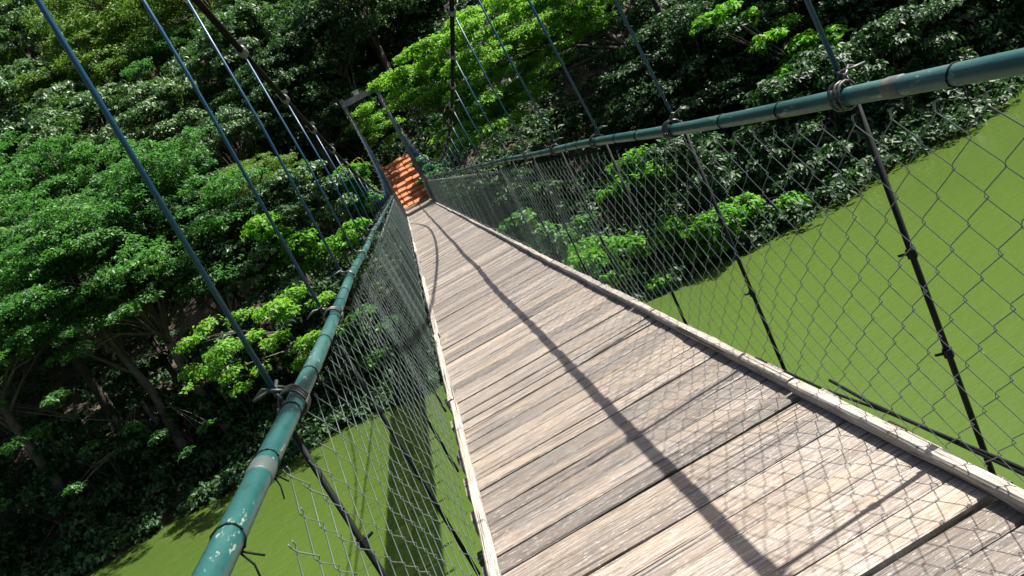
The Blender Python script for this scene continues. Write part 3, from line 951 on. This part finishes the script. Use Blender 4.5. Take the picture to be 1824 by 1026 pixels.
custom_tree('overhanging_tree', b, (-15.0, 34.0, 5.0), pads, M['leaf_layer'], 'sparse dim leaf sprays in the black shade at the lower left', 43, .14, 4,
            tufts=16, per=12, llen=.24, lwid=.5, tuft_r=.28, up_bias=.6, droop=.5)

# bushes: picture points of their foliage lumps, distance, lump size, material, label
def bush(points, Y, size, mat, label, seed, base=None, name='bush', **kw):
    gg = random.Random(seed)
    pads = []
    for (px, py) in points:
        p = at(px, py, Y + gg.uniform(-.9, .9)); s = size * gg.uniform(.8, 1.25)
        pads.append((p.x, p.y, p.z, s, s, s * .55))
    mx = sum(p[0] for p in pads) / len(pads); my = sum(p[1] for p in pads) / len(pads) + 0.9
    mz = min(p[2] for p in pads)
    b = base or (mx, my, ground_z(mx, my))
    custom_tree(name, b, (mx, my - .4, max(mz, b[2] + .3)), pads, mat, label, seed, .07, 10, cat='bush', **kw)
KW = dict(tufts=34, per=13, llen=.24, lwid=.55, tuft_r=.26, up_bias=.55, droop=.4)
bush([(1050, 470), (1085, 490), (1120, 505), (1100, 455), (1140, 470), (1160, 505), (1075, 445), (1040, 450), (1110, 520), (1130, 440)], 27.0, .8, M['leaf_bush'], 'bright green bush at the waterline nearest the bridge on the right', 51, **KW)
bush([(1180, 480), (1210, 470), (1240, 475), (1200, 430), (1245, 430), (1270, 455), (1180, 445), (1215, 400), (1260, 405), (1200, 505), (1230, 500)], 26.2, .8, M['leaf_bush'], 'middle bright green bush at the waterline behind the right fence', 52, **KW)
bush([(1290, 440), (1320, 410), (1355, 405), (1390, 390), (1340, 425), (1300, 395), (1410, 378), (1310, 375), (1350, 370), (1440, 365)], 25.4, .72, M['leaf_bush'], 'farthest right bright bush reaching out over the green water', 53, **KW)
bush([(1110, 295), (1140, 280), (1160, 310), (1130, 320), (1180, 300), (1100, 340)], 29.0, .66, M['leaf_bush'], 'pale leafy bush just under the teal rail beyond the right fence', 54, **KW)
bush([(1290, 330), (1330, 310), (1360, 335), (1320, 350), (1380, 310), (1270, 300)], 28.5, .66, M['leaf_yellow'], 'pale yellow green bush halfway up the right bank', 55, **KW)
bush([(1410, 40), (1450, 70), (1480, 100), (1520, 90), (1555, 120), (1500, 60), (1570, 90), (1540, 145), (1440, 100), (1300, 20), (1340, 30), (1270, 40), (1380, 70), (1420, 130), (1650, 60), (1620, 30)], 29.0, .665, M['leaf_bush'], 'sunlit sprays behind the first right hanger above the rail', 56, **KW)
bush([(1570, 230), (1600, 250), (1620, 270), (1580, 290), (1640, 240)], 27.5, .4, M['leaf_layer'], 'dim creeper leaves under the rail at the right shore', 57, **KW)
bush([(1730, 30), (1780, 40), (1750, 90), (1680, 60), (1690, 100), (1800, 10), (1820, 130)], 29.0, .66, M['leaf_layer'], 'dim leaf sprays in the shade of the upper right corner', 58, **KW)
bush([(510, 330), (545, 350), (580, 340), (530, 380), (570, 390), (610, 370), (600, 330), (560, 310)], 35.0, .8, M['leaf_broad'], 'pale glossy bush among the left hangers', 59, **KW)
bush([(500, 420), (540, 430), (580, 440), (520, 460), (560, 470), (610, 440), (630, 410), (480, 400)], 34.0, .75, M['leaf_bush'], 'yellow green bush behind the left teal rail', 60, **KW)
bush([(640, 330), (655, 345), (620, 310), (665, 360), (630, 350), (645, 310)], 38.0, .6, M['leaf_bush'], 'light green bush left of the bridge head', 61, **KW)
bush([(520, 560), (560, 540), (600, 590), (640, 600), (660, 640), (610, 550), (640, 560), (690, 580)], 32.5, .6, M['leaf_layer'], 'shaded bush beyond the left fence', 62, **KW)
bush([(450, 480), (480, 510), (500, 470), (430, 500), (460, 535), (520, 500), (400, 470), (540, 525), (420, 445), (490, 440), (500, 545)], 34.6, .85, M['leaf_broad'], 'dull grey green bush under the second left hanger', 67, **KW)
bush([(765, 300), (748, 290), (760, 320), (775, 310)], 42.5, .42, M['leaf_layer'], 'small bush at the right side of the laterite stair', 63, **KW)
bush([(880, 300), (920, 320), (960, 340), (900, 350), (940, 370), (990, 380), (1010, 340), (860, 330)], 31.5, .8, M['leaf_dark'], 'dark bush behind the dense part of the right fence', 65, **KW)
bush([(1000, 430), (960, 420), (920, 400), (980, 460), (1020, 440), (1040, 400)], 29.5, .7, M['leaf_layer'], 'dull green bush at the foot of the bank behind the right fence', 66, **KW)

# shaded shrubs that close the foot of the left bank
ORD = ('leftmost', 'second from left', 'third from left', 'fourth from left', 'middle', 'sixth from left', 'seventh from left', 'eighth from left', 'rightmost')
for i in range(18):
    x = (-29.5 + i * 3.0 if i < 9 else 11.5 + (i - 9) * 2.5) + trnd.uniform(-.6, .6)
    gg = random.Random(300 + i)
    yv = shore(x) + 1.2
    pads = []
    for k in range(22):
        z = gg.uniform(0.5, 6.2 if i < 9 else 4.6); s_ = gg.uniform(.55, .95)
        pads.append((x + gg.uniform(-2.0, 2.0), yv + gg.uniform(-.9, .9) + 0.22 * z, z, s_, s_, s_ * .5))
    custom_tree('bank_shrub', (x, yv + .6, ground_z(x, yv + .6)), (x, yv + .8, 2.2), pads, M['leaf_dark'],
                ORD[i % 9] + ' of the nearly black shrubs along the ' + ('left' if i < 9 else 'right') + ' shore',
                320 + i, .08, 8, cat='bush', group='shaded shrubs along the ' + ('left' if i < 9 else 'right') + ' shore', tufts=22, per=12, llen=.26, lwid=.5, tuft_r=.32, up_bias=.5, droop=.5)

# dry canes leaning out of the left bushes
for i, (a, b, c, d) in enumerate(((380, 415, 478, 380), (395, 425, 470, 400), (400, 408, 450, 385))):
    p, q = at(a, b, 36.0), at(c, d, 35.6)
    o = build('dry_cane', MB().tube([p, p.lerp(q, .5) + Vector((0, 0, .08)), q], [.012, .02, .026], 5), M['straw'], smooth=True)
    tag(o, ('lowest', 'middle', 'topmost')[i] + ' dry yellow cane leaning between the left hangers', 'cane', 'dry canes')

# leafy ground cover over the whole bank
pads = []
g = random.Random(91)
for i in range(4700):
    x = g.uniform(-46, 34); yv = shore(x) + (g.random() ** 1.5) * 36 - 0.7
    if i > 2300: x = g.uniform(-9, 22); yv = g.uniform(38, 64)
    if i > 3900: x = g.uniform(-40, 34); yv = shore(x) + g.uniform(-0.5, 3.2)
    if abs(x - 0.33) < 1.75 and 39.5 < yv < 47.2: continue
    s = g.uniform(.5, 1.0)
    pads.append((x, yv, max(0.25, ground_z(x, yv) + s * .3), s, s, s * .6))
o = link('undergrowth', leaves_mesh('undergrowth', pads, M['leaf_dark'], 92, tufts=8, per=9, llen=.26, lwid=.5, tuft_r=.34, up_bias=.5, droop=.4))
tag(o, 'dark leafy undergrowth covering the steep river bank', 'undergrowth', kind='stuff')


# look-alike hillside trees: say which one by counting from the left
from collections import defaultdict
same = defaultdict(list)
for o in col.objects:
    if o.name.startswith('forest_tree'): same[o['label']].append(o)
WORDS = ['first', 'second', 'third', 'fourth', 'fifth', 'sixth', 'seventh', 'eighth', 'ninth', 'tenth']
for lab, os_ in same.items():
    if len(os_) > 1:
        os_.sort(key=lambda o: to_pixel(o.location + Vector((0, 0, 6)))[0])
        for i, o in enumerate(os_): o['label'] = WORDS[min(i, 9)] + ' from left ' + lab
